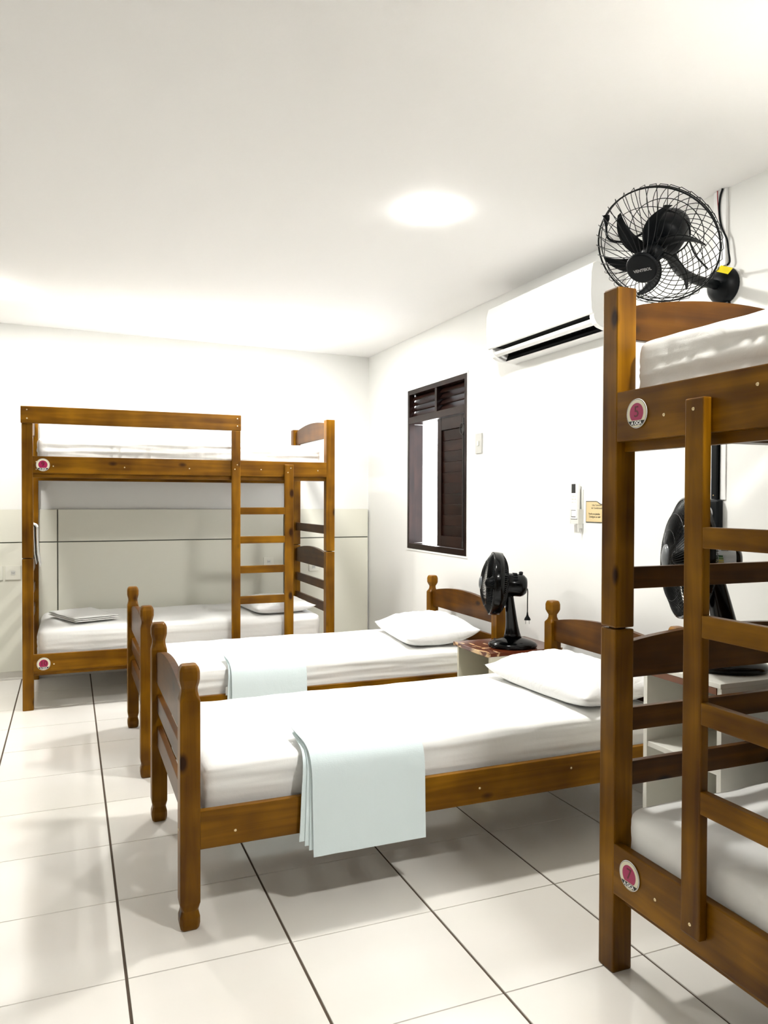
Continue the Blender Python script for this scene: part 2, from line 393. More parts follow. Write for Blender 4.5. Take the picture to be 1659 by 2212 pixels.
def badge(parent, p, n, num, r=.0385):
    M = facing(p, n)
    bm = bmesh.new(); lathe(bm, [(r*.97, 0), (r, .0012), (r*.985, .0026), (r*.955, .0026)], 40, M)
    b = obj('number_plate', bm, WHI, parent)
    def disc(name, m, rr, z, cut=None, lo=None):
        pts = []
        for i in range(64):
            a = 2*PI*i/64; x, y = rr*math.cos(a), rr*math.sin(a)
            if cut is not None: y = max(y, cut)
            if lo is not None: y = min(max(y, lo[0]), lo[1]); x = max(-math.sqrt(max(rr*rr-y*y, 0)), min(x, math.sqrt(max(rr*rr-y*y, 0))))
            pts.append((x, y))
        bm = bmesh.new(); q = [bm.verts.new(M @ V((x, y, z))) for x, y in pts]; bm.faces.new(q)
        bmesh.ops.remove_doubles(bm, verts=bm.verts[:], dist=1e-6)
        obj(name, bm, m, b)
    disc('dark_ring', INK, r*.955, .0027); disc('cream_field', CREAM, r*.93, .0029)
    # wine dome: circle cut by the band
    rr = r*.67; pts = []; cut = -r*.46
    a0 = math.asin(max(-1, (cut-r*.03)/rr))
    for i in range(41):
        a = a0+(PI-2*a0)*i/40; pts.append((rr*math.cos(a), rr*math.sin(a)+r*.03))
    bm = bmesh.new(); bm.faces.new([bm.verts.new(M @ V((x, y, .0031))) for x, y in pts]); obj('wine_field', bm, RED, b)
    y0, y1 = -r*.80, -r*.50; pts = []; R2 = r*.93
    for i in range(9): y = y0+(y1-y0)*i/8; pts.append((math.sqrt(R2*R2-y*y), y))
    for i in range(9): y = y1+(y0-y1)*i/8; pts.append((-math.sqrt(R2*R2-y*y), y))
    bm = bmesh.new(); bm.faces.new([bm.verts.new(M @ V((x, y, .0033))) for x, y in pts]); obj('black_band', bm, INK, b)
    bm = bmesh.new(); text_bm(bm, 'A OCA', r*.32, M @ Matrix.Translation((0, -r*.66, .0036)), .0002, .0006); obj('band_lettering', bm, WHI, b)
    bm = bmesh.new(); text_bm(bm, num, r*1.05, M @ Matrix.Translation((0, r*.08, .0034)), .0002, .0002); obj('number', bm, REDD, b)
    return b

def bunk(label, along, o, L, Wd, rails, ends, ladder, screws, badges, guard, post=.0625, top=1.85, split=.9275):
    """along=0: long side in X ; along=1: long side in Y. u = long axis, v = across. o = (u0, v0) outer corner;
       side with the ladder is v = v0 face (outer)."""
    def B(bm, u0, u1, v0, v1, z0, z1):
        if along == 0: bx(bm, u0, u1, v0, v1, z0, z1)
        else: bx(bm, v0, v1, u0, u1, z0, z1)
    WU, WV, EV = (WX, WY, EY) if along == 0 else (WY, WX, EX)
    u0, v0 = o; u1, v1 = u0+L, v0+Wd
    c = (u0+L/2, v0+Wd/2, 0); c = c if along == 0 else (c[1], c[0], 0)
    t = thing('bunk_bed', label, 'bunk bed', c, 'two-storey bunk beds')
    def P(name, m, u0, u1, v0, v1, z0, z1, bev=.004, seg=2):
        bm = bmesh.new(); B(bm, u0, u1, v0, v1, z0, z1); return obj(name, bm, m, t, bev, seg=seg)
    s = .004
    for u in (u0, u1-post):
        for v in (v0, v1-post):
            P('leg', WZ, u, u+post, v, v+post, 0, split-s/2, .005); P('upper_post', WZ, u, u+post, v, v+post, split+s/2, top, .005)
            P('peg', EV, u+.016, u+post-.016, v+.016, v+post-.016, split-.01, split+.01, 0)
    vi0, vi1 = v0+post-.004, v1-post+.004
    for u in (u0, u1-post):
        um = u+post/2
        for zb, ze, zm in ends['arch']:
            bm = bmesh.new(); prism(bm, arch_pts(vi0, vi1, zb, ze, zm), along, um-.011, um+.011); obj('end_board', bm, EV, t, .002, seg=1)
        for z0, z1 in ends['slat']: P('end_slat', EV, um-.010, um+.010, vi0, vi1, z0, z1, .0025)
    for z0, z1 in rails:
        for va in (v0+.001, v1-.026):
            P('side_rail', WU, u0+post-.003, u1-post+.003, va, va+.025, z0, z1, .003)
        for va in (v0+.026, v1-.050): P('slat_ledge', WU, u0+post-.002, u1-post+.002, va, va+.024, z0-.026, z0+.004, .002)
        for i in range(11):
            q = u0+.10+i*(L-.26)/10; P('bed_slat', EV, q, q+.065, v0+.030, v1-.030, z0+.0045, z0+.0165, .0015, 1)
    # ladder
    l = ladder; ft = .025
    for k, (a, b, zt) in enumerate(l['rails']):
        P('ladder_rail', WZ, a, b, v0-ft, v0, l['bottom'], zt, .005, 3)
    a, b = l['rungs']
    for z0, z1 in l['z']: P('ladder_rung', WU, a, b, v0-ft+.0005, v0-.003, z0, z1, .003)
    ga, gb, gz0, gz1 = guard; P('guard_rail', WU, ga, gb, v0-ft, v0, gz0, gz1, .005, 3)
    nrm = (0, -1, 0) if along == 0 else (-1, 0, 0)
    for (u, z, d) in screws:
        p = (u, v0-d, z) if along == 0 else (v0-d, u, z); screw(t, p, nrm)
    for (u, z, num) in badges:
        p = (u, v0-.0005, z) if along == 0 else (v0-.0005, u, z); badge(t, p, nrm, num)
    return t
ENDS = dict(arch=((.800, .898, .938), (1.728, 1.825, 1.862)), slat=((.648, .710), (.492, .557), (1.046, 1.107)))
RZ = ((1.190, 1.237), (.996, 1.044), (.796, .846), (.590, .643))
bunk('wooden bunk bed against the back wall, with ladder at its front', 0, (-.266, 5.116), 1.991, .925,
     ((.2325, .3395), (1.446, 1.550)), ENDS,
     dict(rails=((.998, 1.056, 1.746), (1.358, 1.421, 1.529)), bottom=.262, rungs=(1.054, 1.360), z=RZ),
     [(-.090, 1.490, 0), (.324, 1.490, 0), (.726, 1.490, 0), (1.2, 1.492, 0), (1.60, 1.492, 0), (-.09, .276, 0), (.42, .276, 0),
      (1.034, 1.52, .025), (1.018, 1.49, .025), (1.40, 1.505, .025), (1.38, 1.475, .025), (1.035, 1.826, .025), (1.035, 1.777, .025), (-.235, 1.827, .025), (-.235, 1.775, .025),
      (-.185, 1.515, 0), (-.185, 1.470, 0)],
     [(-.148, 1.497, '9'), (-.148, .281, '10')], (-.27, 1.060, 1.746, 1.850))
bunk('wooden bunk bed at the right edge, nearest the camera', 1, (-.250, 1.367), 1.992, .900,
     ((.220, .358), (1.448, 1.582)), dict(arch=((.800, .898, .930), (1.732, 1.822, 1.868)), slat=((.652, .716), (.500, .566), (1.046, 1.107))),
     dict(rails=((1.348, 1.408, 1.530), (.985, 1.046, 1.752)), bottom=.268, rungs=(1.044, 1.350), z=((1.181, 1.230), (.975, 1.027), (.774, .826), (.567, .620))),
     [(1.503, 1.504, 0), (1.519, .282, 0), (1.223, 1.541, 0), (1.380, 1.504, .025), (1.376, .298, .025)],
     [(1.599, 1.517, '5'), (1.613, .300, '7')], (-.25, 1.052, 1.752, 1.856), post=.063, top=1.868, split=.942)

# ------------------------------------------------------------------ mattresses, pillows, linen
def mattress(name, x0, x1, y0, y1, z0, z1, label, m=SHEET, seed=0, sag=.010, amp=.006, rr=.035, crumple=0):
    bm = bmesh.new(); cx, cyy, cz = (x0+x1)/2, (y0+y1)/2, (z0+z1)/2; hx, hy, hz = (x1-x0)/2, (y1-y0)/2, (z1-z0)/2
    nx, ny, nz = max(8, int((x1-x0)/.02)), max(8, int((y1-y0)/.02)), 32
    def coords(n): return [-1+2*i/n for i in range(n+1)]
    vmap = {}
    def vert(i, j, k):
        key = (i, j, k)
        if key in vmap: return vmap[key]
        p = V(((-1+2*i/nx)*hx, (-1+2*j/ny)*hy, (-1+2*k/nz)*hz))
        q = V((max(-hx+rr, min(hx-rr, p.x)), max(-hy+rr, min(hy-rr, p.y)), max(-hz+rr, min(hz-rr, p.z))))
        d = p-q
        if d.length > 1e-6: d.normalize()
        else: d = V((0, 0, 1))
        p = q+d*rr
        side = max(abs(d.x), abs(d.y)); tp = max(d.z, 0)
        along = p.x if abs(d.y) > abs(d.x) else p.y
        # horizontal gathers on the side, sag on top
        n1 = noise.noise(V((along*1.6, seed*3.1, p.z*34))) + .5*noise.noise(V((along*4, seed+7, p.z*70))) - .75
        end = max(0, 1-min(hx-abs(p.x), hy-abs(p.y))/.14)
        n2 = noise.noise(V((p.x*45, p.y*45, p.z*4+seed)))
        p += V((d.x, d.y, 0))*(side*(amp*n1*(1-.4*end) + crumple*(n2-.6)*end*1.2))
        p.z += tp*(-sag*(1-(p.x/hx)**2)*(1-(p.y/hy)**2)*0 + .006*noise.noise(V((p.x*3, p.y*3, seed))) + .004*noise.noise(V((p.x*9, p.y*9, seed+5))) - .012*max(0, abs(p.x)/hx-.8)*5*0)
        # slight crown and soft ends
        p.z += tp*(.010*(1-(p.x/hx)**4)*(1-(p.y/hy)**4)-.005)
        if crumple and d.y*0+side > .2: p.z += 0
        v = bm.verts.new(p+V((cx, cyy, cz))); vmap[key] = v; return v
    for k in (0, nz):
        for i in range(nx):
            for j in range(ny): bm.faces.new([vert(i, j, k), vert(i+1, j, k), vert(i+1, j+1, k), vert(i, j+1, k)])
    for j in (0, ny):
        for i in range(nx):
            for k in range(nz): bm.faces.new([vert(i, j, k), vert(i+1, j, k), vert(i+1, j, k+1), vert(i, j, k+1)])
    for i in (0, nx):
        for j in range(ny):
            for k in range(nz): bm.faces.new([vert(i, j, k), vert(i, j+1, k), vert(i, j+1, k+1), vert(i, j, k+1)])
    o = obj(name, bm, m, None, smooth=True); setorigin(o, (cx, cyy, z0))
    return tag(o, label, 'mattress', 'white sheeted mattresses')
mattress('mattress', .370, 2.168, 2.360, 3.176, .276, .474, 'white sheeted mattress on the near single bed', seed=1, amp=.009)
mattress('mattress', .370, 2.168, 3.720, 4.536, .276, .474, 'white sheeted mattress on the farther single bed', seed=2, amp=.009)
mattress('mattress', -.190, 1.648, 5.170, 5.985, .252, .488, 'white sheeted mattress on the lower berth of the back bunk bed', seed=3, rr=.05)
mattress('mattress', -.190, 1.648, 5.170, 5.985, 1.465, 1.672, 'white sheeted mattress on the upper berth of the back bunk bed', seed=4, rr=.04, amp=.009, crumple=.006)
mattress('mattress', 1.395, 2.213, -.175, 1.674, .240, .468, 'white sheeted mattress on the lower berth of the near right bunk bed', seed=5, rr=.045, amp=.004)
mattress('mattress', 1.397, 2.213, -.175, 1.676, 1.467, 1.722, 'glossy white sheeted mattress on the upper berth of the near right bunk bed', m=SATIN, seed=6, rr=.05, amp=.013, crumple=.006)

def pillow(loc, sx, sy_, h, rot, label, seed=0, lean=0):
    """loc = centre of underside"""
    n = 46; bm = bmesh.new(); grid = {}
    Rm = Matrix.Rotation(rot, 3, 'Z')
    for s in (1, -1):
        for i in range(n+1):
            for j in range(n+1):
                if s == -1 and (i in (0, n) or j in (0, n)): grid[(s, i, j)] = grid[(1, i, j)]; continue
                u, v = -1+2*i/n, -1+2*j/n
                ou = 1-.075*(1-v*v)**1.0*abs(u)**3; ov = 1-.055*(1-u*u)*abs(v)**3
                f = (max(0, 1-abs(u)**2.6)*max(0, 1-abs(v)**2.6))**.55
                wr = noise.noise(V((u*3.2, v*3.2, seed)))*.10 + noise.noise(V((u*8, v*8, seed+3)))*.05
                edge = (1-f)
                rad = noise.noise(V((math.atan2(v, u)*7, seed*2, (u*u+v*v)*.8)))*.16*edge*f*3
                z = h*(.72*f*(1+wr+rad)) if s == 1 else -h*.28*min(f*1.9, 1)
                z += h*.28 + .016*(abs(u)**6*abs(v)**6)
                x = u*ou*sx/2; y = v*ov*sy_/2
                z += lean*max(0, u*sx/2+.02)**1.4
                p = Rm @ V((x, y, 0)); p.z = z
                grid[(s, i, j)] = bm.verts.new(p+V(loc))
        for i in range(n):
            for j in range(n): 
                q = [grid[(s, i, j)], grid[(s, i+1, j)], grid[(s, i+1, j+1)], grid[(s, i, j+1)]]
                bm.faces.new(q)
    o = obj('pillow', bm, PILLOW, None, smooth=True); setorigin(o, loc)
    return tag(o, label, 'pillow', 'white pillows')
pillow((1.985, 2.745, .484), .41, .70, .135, .06, 'plump white pillow on the near single bed', 1, lean=.10)
pillow((1.940, 4.090, .484), .44, .66, .130, -.10, 'plump white pillow on the farther single bed', 2, lean=.25)
pillow((1.375, 5.50, .496), .44, .62, .095, .10, 'white pillow on the lower berth of the back bunk bed', 3, lean=.05)

def draped(x0, x1, path, label, layers, seed, m=TOWEL, taper=None):
    """folded towel over a mattress edge: path (y,z) centre line, each layer a thin sheet"""
    bm = bmesh.new()
    th = .0028
    for L in range(layers):
        off = L*(th+.0016); xo0 = x0+random.uniform(-.004, .006)+(.006*L if L < layers-1 else -.006); xo1 = x1+random.uniform(-.002, .002)
        P = smooth_path([V((0, y, z)) for y, z in path], 8); P = P[:len(P)-(layers-1-L)*2 if L < layers-1 else len(P)]
        nx = 26; rings = []
        A, Bv = [], []
        for q, p in enumerate(P):
            t = (P[min(q+1, len(P)-1)]-P[max(q-1, 0)]).normalized(); nrm = V((0, t.z, -t.y))
            if nrm.z < -.2 or nrm.y > .2: nrm = -nrm
            ra, rb = [], []
            for i in range(nx+1):
                x = xo0+(xo1-xo0)*i/nx
                k = q/len(P)
                fan = max(0, 1-(x-xo0)/.05)*.010*(L-layers/2)*k*.8
                wv = .0012+.0022*noise.noise(V((x*16, k*3, seed)))*k
                xx = x + fan*.5 - (layers-1-L)*.0075*k*max(0, 1-(x-xo0)/.12)
                pt = p+nrm*(off+.003+wv+.0012)
                ra.append(bm.verts.new((xx, pt.y, pt.z))); pt2 = pt+nrm*th; rb.append(bm.verts.new((xx, pt2.y, pt2.z)))
            A.append(ra); Bv.append(rb)
        for q in range(len(P)-1):
            for i in range(nx):
                bm.faces.new([A[q][i], A[q][i+1], A[q+1][i+1], A[q+1][i]]); bm.faces.new([Bv[q][i], Bv[q+1][i], Bv[q+1][i+1], Bv[q][i+1]])
            bm.faces.new([A[q][0], A[q+1][0], Bv[q+1][0], Bv[q][0]]); bm.faces.new([A[q][nx], Bv[q][nx], Bv[q+1][nx], A[q+1][nx]])
        for i in range(nx):
            bm.faces.new([A[0][i], Bv[0][i], Bv[0][i+1], A[0][i+1]]); bm.faces.new([A[-1][i], A[-1][i+1], Bv[-1][i+1], Bv[-1][i]])
    o = obj('folded_towel', bm, m, None, smooth=False); setorigin(o, ((x0+x1)/2, path[0][0], path[0][1]))
    return tag(o, label, 'towel', 'pale blue towels draped over the single beds')
def tpath(y0): return [(y0+.215, .488), (y0+.17, .487), (y0+.11, .485), (y0+.065, .482), (y0+.035, .474), (y0+.012, .452), (y0+.002, .415), (y0-.001, .36), (y0-.004, .28), (y0-.006, .22), (y0-.008, .172)]
draped(.700, 1.090, tpath(2.317), 'pale blue folded towel draped over the side of the near single bed', 5, 3)
draped(.722, 1.090, tpath(3.677), 'pale blue folded towel draped over the side of the farther single bed', 4, 9)

# folded sheet on the lower berth of the back bunk
def folded_sheet():
    bm = bmesh.new(); c = [V((-.135, 5.66, 0)), V((.035, 5.235, 0)), V((.300, 5.335, 0)), (V((.13, 5.76, 0)))]
    for L in range(3):
        z = .5065+L*.011; k = L*.004
        n = 14; top, bot = [], []
        for i in range(n+1):
            a, b = [], []
            for j in range(n+1):
                u, v = i/n, j/n; p = c[0].lerp(c[1], u).lerp(c[3].lerp(c[2], u), v)
                e = min(u, 1-u, v, 1-v); thk = .0095*min(1, .35+e*6)
                zz = z+.004*noise.noise(V((p.x*9, p.y*9, 2)))+ (.012*L if L == 2 else 0)*.3*math.sin(PI*u)*math.sin(PI*v)
                a.append(bm.verts.new((p.x+k*(.5-u), p.y, zz+thk/2))); b.append(bm.verts.new((p.x+k*(.5-u), p.y, zz-thk/2)))
            top.append(a); bot.append(b)
        for i in range(n):
            for j in range(n):
                bm.faces.new([top[i][j], top[i+1][j], top[i+1][j+1], top[i][j+1]]); bm.faces.new([bot[i][j], bot[i][j+1], bot[i+1][j+1], bot[i+1][j]])
        for i in range(n):
            for A_, B_, C_, D_ in ((top[i][0], top[i+1][0], bot[i+1][0], bot[i][0]), (top[i][n], bot[i][n], bot[i+1][n], top[i+1][n]), (top[0][i], bot[0][i], bot[0][i+1], top[0][i+1]), (top[n][i], top[n][i+1], bot[n][i+1], bot[n][i])):
                bm.faces.new([A_, B_, C_, D_])
    o = obj('folded_sheet', bm, TOWELW, None, smooth=True); setorigin(o, (.08, 5.5, .492))
    tag(o, 'flat folded grey-white sheet on the lower berth, left end of the back bunk bed', 'bed sheet')
folded_sheet()
# white towel hanging over the left end slat of the back bunk
def hung_towel():
    bm = bmesh.new(); xc = -.235
    for L, (r, zb) in enumerate(((.0165, .915), (.030, .885), (.046, .870))):
        ro = .0145+.0055*L; prof = [(xc-ro, zb+.03)]+[(xc-ro, .95), (xc-ro, 1.06)]+[(xc+(ro if a < PI/2 else r)*math.cos(PI-a), 1.109+ro*math.sin(a)) for a in [PI*i/8 for i in range(9)]]+[(xc+r, 1.06), (xc+r+.004, .95), (xc+r+.010+.004*L, zb)]
        t2 = .0034; outer = [(x+(t2 if x > xc else -t2)*(1 if abs(x-xc) > .004 else 0), z+(t2 if z > 1.107 else 0)) for x, z in prof]
        y0, y1 = 5.20+.004*L, 5.46-.003*L
        pts = prof+outer[::-1]
        prism(bm, pts, 1, y0, y1)
    o = obj('hanging_towel', bm, TOWELW, None, smooth=False); setorigin(o, (xc, 5.31, 1.107))
    tag(o, 'white folded towel hung over the left end of the back bunk bed', 'towel')
hung_towel()

# ------------------------------------------------------------------ nightstands
CHIP = mat('chipped_brown_laminate', (.10, .022, .008), .18, spec=.6)
tc = nd(CHIP, 'ShaderNodeTexCoord'); n = nd(CHIP, 'ShaderNodeTexNoise'); n.inputs['Scale'].default_value = 16; n.inputs['Detail'].default_value = 6; n.inputs['Distortion'].default_value = .8
mp = nd(CHIP, 'ShaderNodeMapping'); mp.inputs['Scale'].default_value = (1.6, .55, 1)
sx = nd(CHIP, 'ShaderNodeSeparateXYZ'); mr = nd(CHIP, 'ShaderNodeMapRange'); mr.inputs[1].default_value = -.24; mr.inputs[2].default_value = -.12; mr.inputs[3].default_value = .17; mr.inputs[4].default_value = 0
ln(CHIP, tc.outputs['Object'], mp.inputs[0]); ln(CHIP, mp.outputs[0], n.inputs['Vector']); ln(CHIP, tc.outputs['Object'], sx.inputs[0]); ln(CHIP, sx.outputs[0], mr.inputs[0])
ad = nd(CHIP, 'ShaderNodeMath', operation='ADD'); ln(CHIP, n.outputs['Fac'], ad.inputs[0]); ln(CHIP, mr.outputs[0], ad.inputs[1])
cr = nd(CHIP, 'ShaderNodeValToRGB'); cr.color_ramp.elements[0].position = .66; cr.color_ramp.elements[0].color = (.10, .022, .008, 1); cr.color_ramp.elements[1].position = .71; cr.color_ramp.elements[1].color = (.62, .42, .22, 1)
ln(CHIP, ad.outputs[0], cr.inputs[0]); ln(CHIP, cr.outputs[0], bsdf(CHIP).inputs['Base Color'])
EDGE = mat('brown_edge_band', (.17, .055, .018), .4)
NSM = mat('cream_laminate', (.74, .72, .58), .4)
NST = mat('white_gloss_laminate', (.82, .81, .74), .22)
tA = thing('nightstand', 'cream bedside cabinet with chipped brown top between the two single beds', 'nightstand', (2.11, 3.438, 0))
x0, x1, y0, y1 = 1.905, 2.325, 3.268, 3.612
box('side_panel', NSM, tA, x0, x1, y0, y0+.016, 0, .522, .001); box('side_panel', NSM, tA, x0, x1, y1-.016, y1, 0, .522, .001)
box('back_panel', NSM, tA, x1-.012, x1, y0+.016, y1-.016, .03, .522, .0005); box('shelf', NSM, tA, x0+.004, x1-.012, y0+.016, y1-.016, .235, .250, .001); box('bottom_board', NSM, tA, x0+.004, x1-.012, y0+.016, y1-.016, .04, .055, .001)
bm = bmesh.new(); bx(bm, x0-.022, x1, y0-.006, y1+.006, .522, .541); tp = obj('table_top', bm, CHIP, tA, .002)
tB = thing('nightstand', 'taller cream bedside cabinet with one middle shelf, behind the near right bunk bed', 'nightstand', (2.09, 1.95, 0))
x0, x1, y0, y1 = 1.85, 2.325, 1.776, 2.121; zt = .712
box('side_panel', NST, tB, x0, x1, y0, y0+.018, 0, zt, .001); box('side_panel', NST, tB, x0, x1, y1-.018, y1, 0, zt, .001)
box('back_panel', NSM, tB, x1-.05, x1-.04, y0+.018, y1-.018, .04, zt-.002, .0005); box('shelf', NST, tB, x0+.003, x1-.05, y0+.018, y1-.018, .440, .458, .001); box('bottom_board', NST, tB, x0+.003, x1-.05, y0+.018, y1-.018, .05, .068, .001)
box('table_top', NST, tB, x0-.004, x1, y0+.0, y1, zt, zt+.016, .0015); box('edge_band', EDGE, tB, x0-.003, x0+.012, y0+.0185, y1-.0185, zt-.022, zt-.0005, .001)

# ------------------------------------------------------------------ table fans
def guard_wires(bm, M, r0, z0, r1, z1, bulge, n, rad, twist=0, seg=9, kseg=5):
    for i in range(n):
        a = 2*PI*i/n; pts = []
        for k in range(seg+1):
            t = k/seg; r = r0+(r1-r0)*t; z = z0+(z1-z0)*t**bulge; aa = a+twist*t
            pts.append(M @ V((r*math.cos(aa), r*math.sin(aa), z)))
        tube(bm, pts, rad, kseg)
def ring(bm, M, r, z, rad, n=48, k=6):
    tube(bm, [M @ V((r*math.cos(2*PI*i/n), r*math.sin(2*PI*i/n), z)) for i in range(n)], rad, k, True)
def blades(bm, M, n, r0, r1, w0, w1, sweep, pitch, z0=0, wmid=None, seg=10, phase=0):
    for b in range(n):
        a0 = 2*PI*b/n+phase; top, bot = [], []
        for k in range(seg+1):
            t = k/seg; r = r0+(r1-r0)*t; a = a0+sweep*t**1.3
            w_ = w0+(w1-w0)*t if wmid is None else (w0*(1-t)**2+2*wmid*t*(1-t)+w1*t*t)
            row_t, row_b = [], []
            for s in (-1, -.5, 0, .5, 1):
                rad_ = V((math.cos(a), math.sin(a), 0)); tan = V((-math.sin(a), math.cos(a), 0))
                p = rad_*r+tan*(s*w_*math.cos(pitch))+V((0, 0, z0+s*w_*math.sin(pitch)-.012*(1-s*s)*w_/.04*.4))
                row_t.append(bm.verts.new(M @ (p+V((0, 0, .0011))))); row_b.append(bm.verts.new(M @ (p-V((0, 0, .0011)))))
            top.append(row_t); bot.append(row_b)
        for k in range(seg):
            for s in range(4):
                bm.faces.new([top[k][s], top[k+1][s], top[k+1][s+1], top[k][s+1]]); bm.faces.new([bot[k][s], bot[k][s+1], bot[k+1][s+1], bot[k+1][s]])
            bm.faces.new([top[k][0], bot[k][0], bot[k+1][0], top[k+1][0]]); bm.faces.new([top[k][4], top[k+1][4], bot[k+1][4], bot[k][4]])
        for s in range(4):
            bm.faces.new([top[0][s], top[0][s+1], bot[0][s+1], bot[0][s]]); bm.faces.new([top[-1][s], bot[-1][s], bot[-1][s+1], top[-1][s+1]])
def table_fan(base, hub, n, R, label, H, plug=False, sticker=False, mot=.125, mr=.058, colw=.030):
    """base: point on the table; hub: centre of the guard ring; n: facing"""
    t = thing('table_fan', label, 'fan', base)
    M = facing(hub, n); z = V(n).normalized(); bz = V(base)
    xax = M.to_3x3().col[0]
    # base: oblong domed foot
    ang = math.atan2(n[1], n[0]); MB = Matrix.Translation(bz) @ Matrix.Rotation(ang, 4, 'Z')
    bm = bmesh.new(); k = H
    lathe(bm, [(.108*k, 0), (.118*k, .004), (.120*k, .014), (.112*k, .024), (.085*k, .036), (.05*k, .046), (.030*k, .052), (.01*k, .053)], 36, MB, 1.05, .90)
    fb = obj('fan_base', bm, BLK, t, smooth=True)
    for s in (-1, 0, 1):
        bm = bmesh.new(); lathe(bm, [(.008, 0), (.008, .009), (.005, .011)], 12, MB @ Matrix.Translation((.085*k, s*.03, .026))); obj('speed_button', bm, BLKM, t, smooth=True)
    # column tapering up to the motor
    mc = V(hub)-z*mot*.62; topz = mc.z-mr*.6; rings = []
    for i in range(9):
        q = i/8; zz = bz.z+.040+(topz-bz.z-.040)*q; c = bz.lerp(V((mc.x, mc.y, 0)), q**1.3); w_ = colw*(1.15-.45*q+.5*(1-q)**6); d_ = w_*.85
        rings.append([V((c.x, c.y, zz))+Matrix.Rotation(ang, 3, 'Z') @ V((w_*math.cos(a), d_*math.sin(a), 0)) for a in [2*PI*j/16 for j in range(16)]])
    bm = bmesh.new(); loft(bm, rings); obj('column', bm, BLK, t, smooth=True)
    # motor housing
    bm = bmesh.new(); lathe(bm, [(mr*.55, -.030), (mr*.86, -.034), (mr*.92, -.060), (mr, -.075), (mr, -.118-.02), (mr*.92, -.152), (mr*.7, -.166), (mr*.3, -.170)], 28, M)
    mh = obj('motor_housing', bm, BLK, t, smooth=True)
    bm = bmesh.new()
    for q in range(7):
        a = .6+q*.25; bx(bm, -.004, .004, -.0012, .0012, -.011, .011)
        bmesh.ops.transform(bm, verts=bm.verts[-8:], matrix=M @ Matrix.Rotation(a, 4, 'Z') @ Matrix.Translation((mr*.99, 0, -.105)))
    obj('vent_rib', bm, BLKM, mh)
    bm = bmesh.new(); lathe(bm, [(.004, 0), (.006, .004), (.010, .010), (.011, .020), (.007, .024)], 14, Matrix.Translation(V(hub)-z*.140+V((0, 0, mr*.80)))); obj('swing_knob', bm, BLKM, t, smooth=True)
    # guard
    bm = bmesh.new(); guard_wires(bm, M, R*.20, .062, R*.97, .012, 2.0, 90, .0011, twist=.35, kseg=4)
    for rr_, zz in ((.45, .0575), (.72, .042)): ring(bm, M, R*rr_, zz-.001, .0009, 40, 4)
    gf = obj('front_guard', bm, WIRE, t); 
    bm = bmesh.new(); guard_wires(bm, M, R*.24, -.066, R*.98, -.030, 3.5, 90, .0011, twist=-.25, kseg=4)
    for rr_, zz in ((.5, -.063), (.78, -.050)): ring(bm, M, R*rr_, zz, .0009, 40, 4)
    lathe(bm, [(R*.25, -.068), (R*.25, -.063), (R*.05, -.063)], 24, M)
    obj('rear_guard', bm, WIRE, t)
    bm = bmesh.new(); N = 64; rg = []
    for rr_, zz in ((R*.965, .016), (R*.995, .014), (R, .006), (R, -.010), (R*.985, -.034), (R*.965, -.034), (R*.965, .016)):
        rg.append([M @ V((rr_*math.cos(2*PI*i/N), rr_*math.sin(2*PI*i/N), zz)) for i in range(N)])
    loft(bm, rg, caps=False); obj('guard_rim', bm, BLK, t, smooth=True)
    bm = bmesh.new(); lathe(bm, [(R*.19, .056), (R*.215, .060), (R*.20, .067), (R*.13, .072), (R*.03, .074)], 28, M); obj('guard_badge', bm, mat('grey_badge', (.10, .11, .12), .3), t, smooth=True)
    bm = bmesh.new(); blades(bm, M, 3, .022, R*.80, .030, R*.30, .9, .34, z0=-.004, wmid=R*.40); bmesh.ops.recalc_face_normals(bm, faces=bm.faces[:])
    lathe(bm, [(.018, -.02), (.026, -.01), (.026, .03), (.015, .04), (.003, .043)], 20, M); obj('fan_blades', bm, BLKM, t, smooth=True)
    if sticker is not False:
        bm = bmesh.new(); N = 12; rows = []
        for zz in (-.072, -.140):
            rows.append([M @ V((( mr+.0009)*math.cos(a), (mr+.0009)*math.sin(a), zz)) for a in [sticker+(-1.0+2.0*i/N) for i in range(N+1)]])
        loft(bm, rows, caps=False, closed=False); st_ = obj('energy_label', bm, mat('label_paper', (.75, .80, .84), .4), mh)
        cols = [(.02, .10, .03), (.18, .30, .10), (.50, .46, .10), (.42, .33, .06), (.10, .03, .02)]
        for q, cc in enumerate(cols):
            bm = bmesh.new(); a0 = sticker+.28-q*.11; ln_ = .022+.0015*q; rows = []
            for zz in (-.076, -.076-ln_): rows.append([M @ V(((mr+.0014)*math.cos(a), (mr+.0014)*math.sin(a), zz)) for a in (a0, a0-.045, a0-.09)])
            loft(bm, rows, caps=False, closed=False); obj('label_bar', bm, mat('label_bar_%s' % 'abcde'[q], cc, .5), mh)
    if plug:
        rear = V(hub)-z*.162; p0 = rear+V((0, 0, -.02)); p1 = V((p0.x, p0.y, 0))
        zpl = p0.z-.155
        px_ = p0-z*.012
        pts = smooth_path([rear-V((0, 0, .01)), px_, px_+V((0, 0, -.05)), V((px_.x, px_.y, zpl+.03))], 6)
        bm = bmesh.new(); tube(bm, pts, .0028, 8); cd = obj('power_cord', bm, BLKM, t, smooth=True)
        Mp = Matrix.Translation((px_.x, px_.y, zpl))
        bm = bmesh.new(); side = V((rt.x, rt.y, 0)); A = Matrix.Rotation(math.atan2(side.y, side.x), 4, 'Z')
        rings = [[(Mp @ A) @ V((w_*math.cos(a), w_*.55*math.sin(a), zz)) for a in [2*PI*j/16 for j in range(16)]] for w_, zz in ((.0035, .040), (.0045, .028), (.007, .020), (.014, .010), (.0165, .002), (.0165, 0))]
        loft(bm, rings)
        pl = obj('plug', bm, BLKM, t, smooth=False)
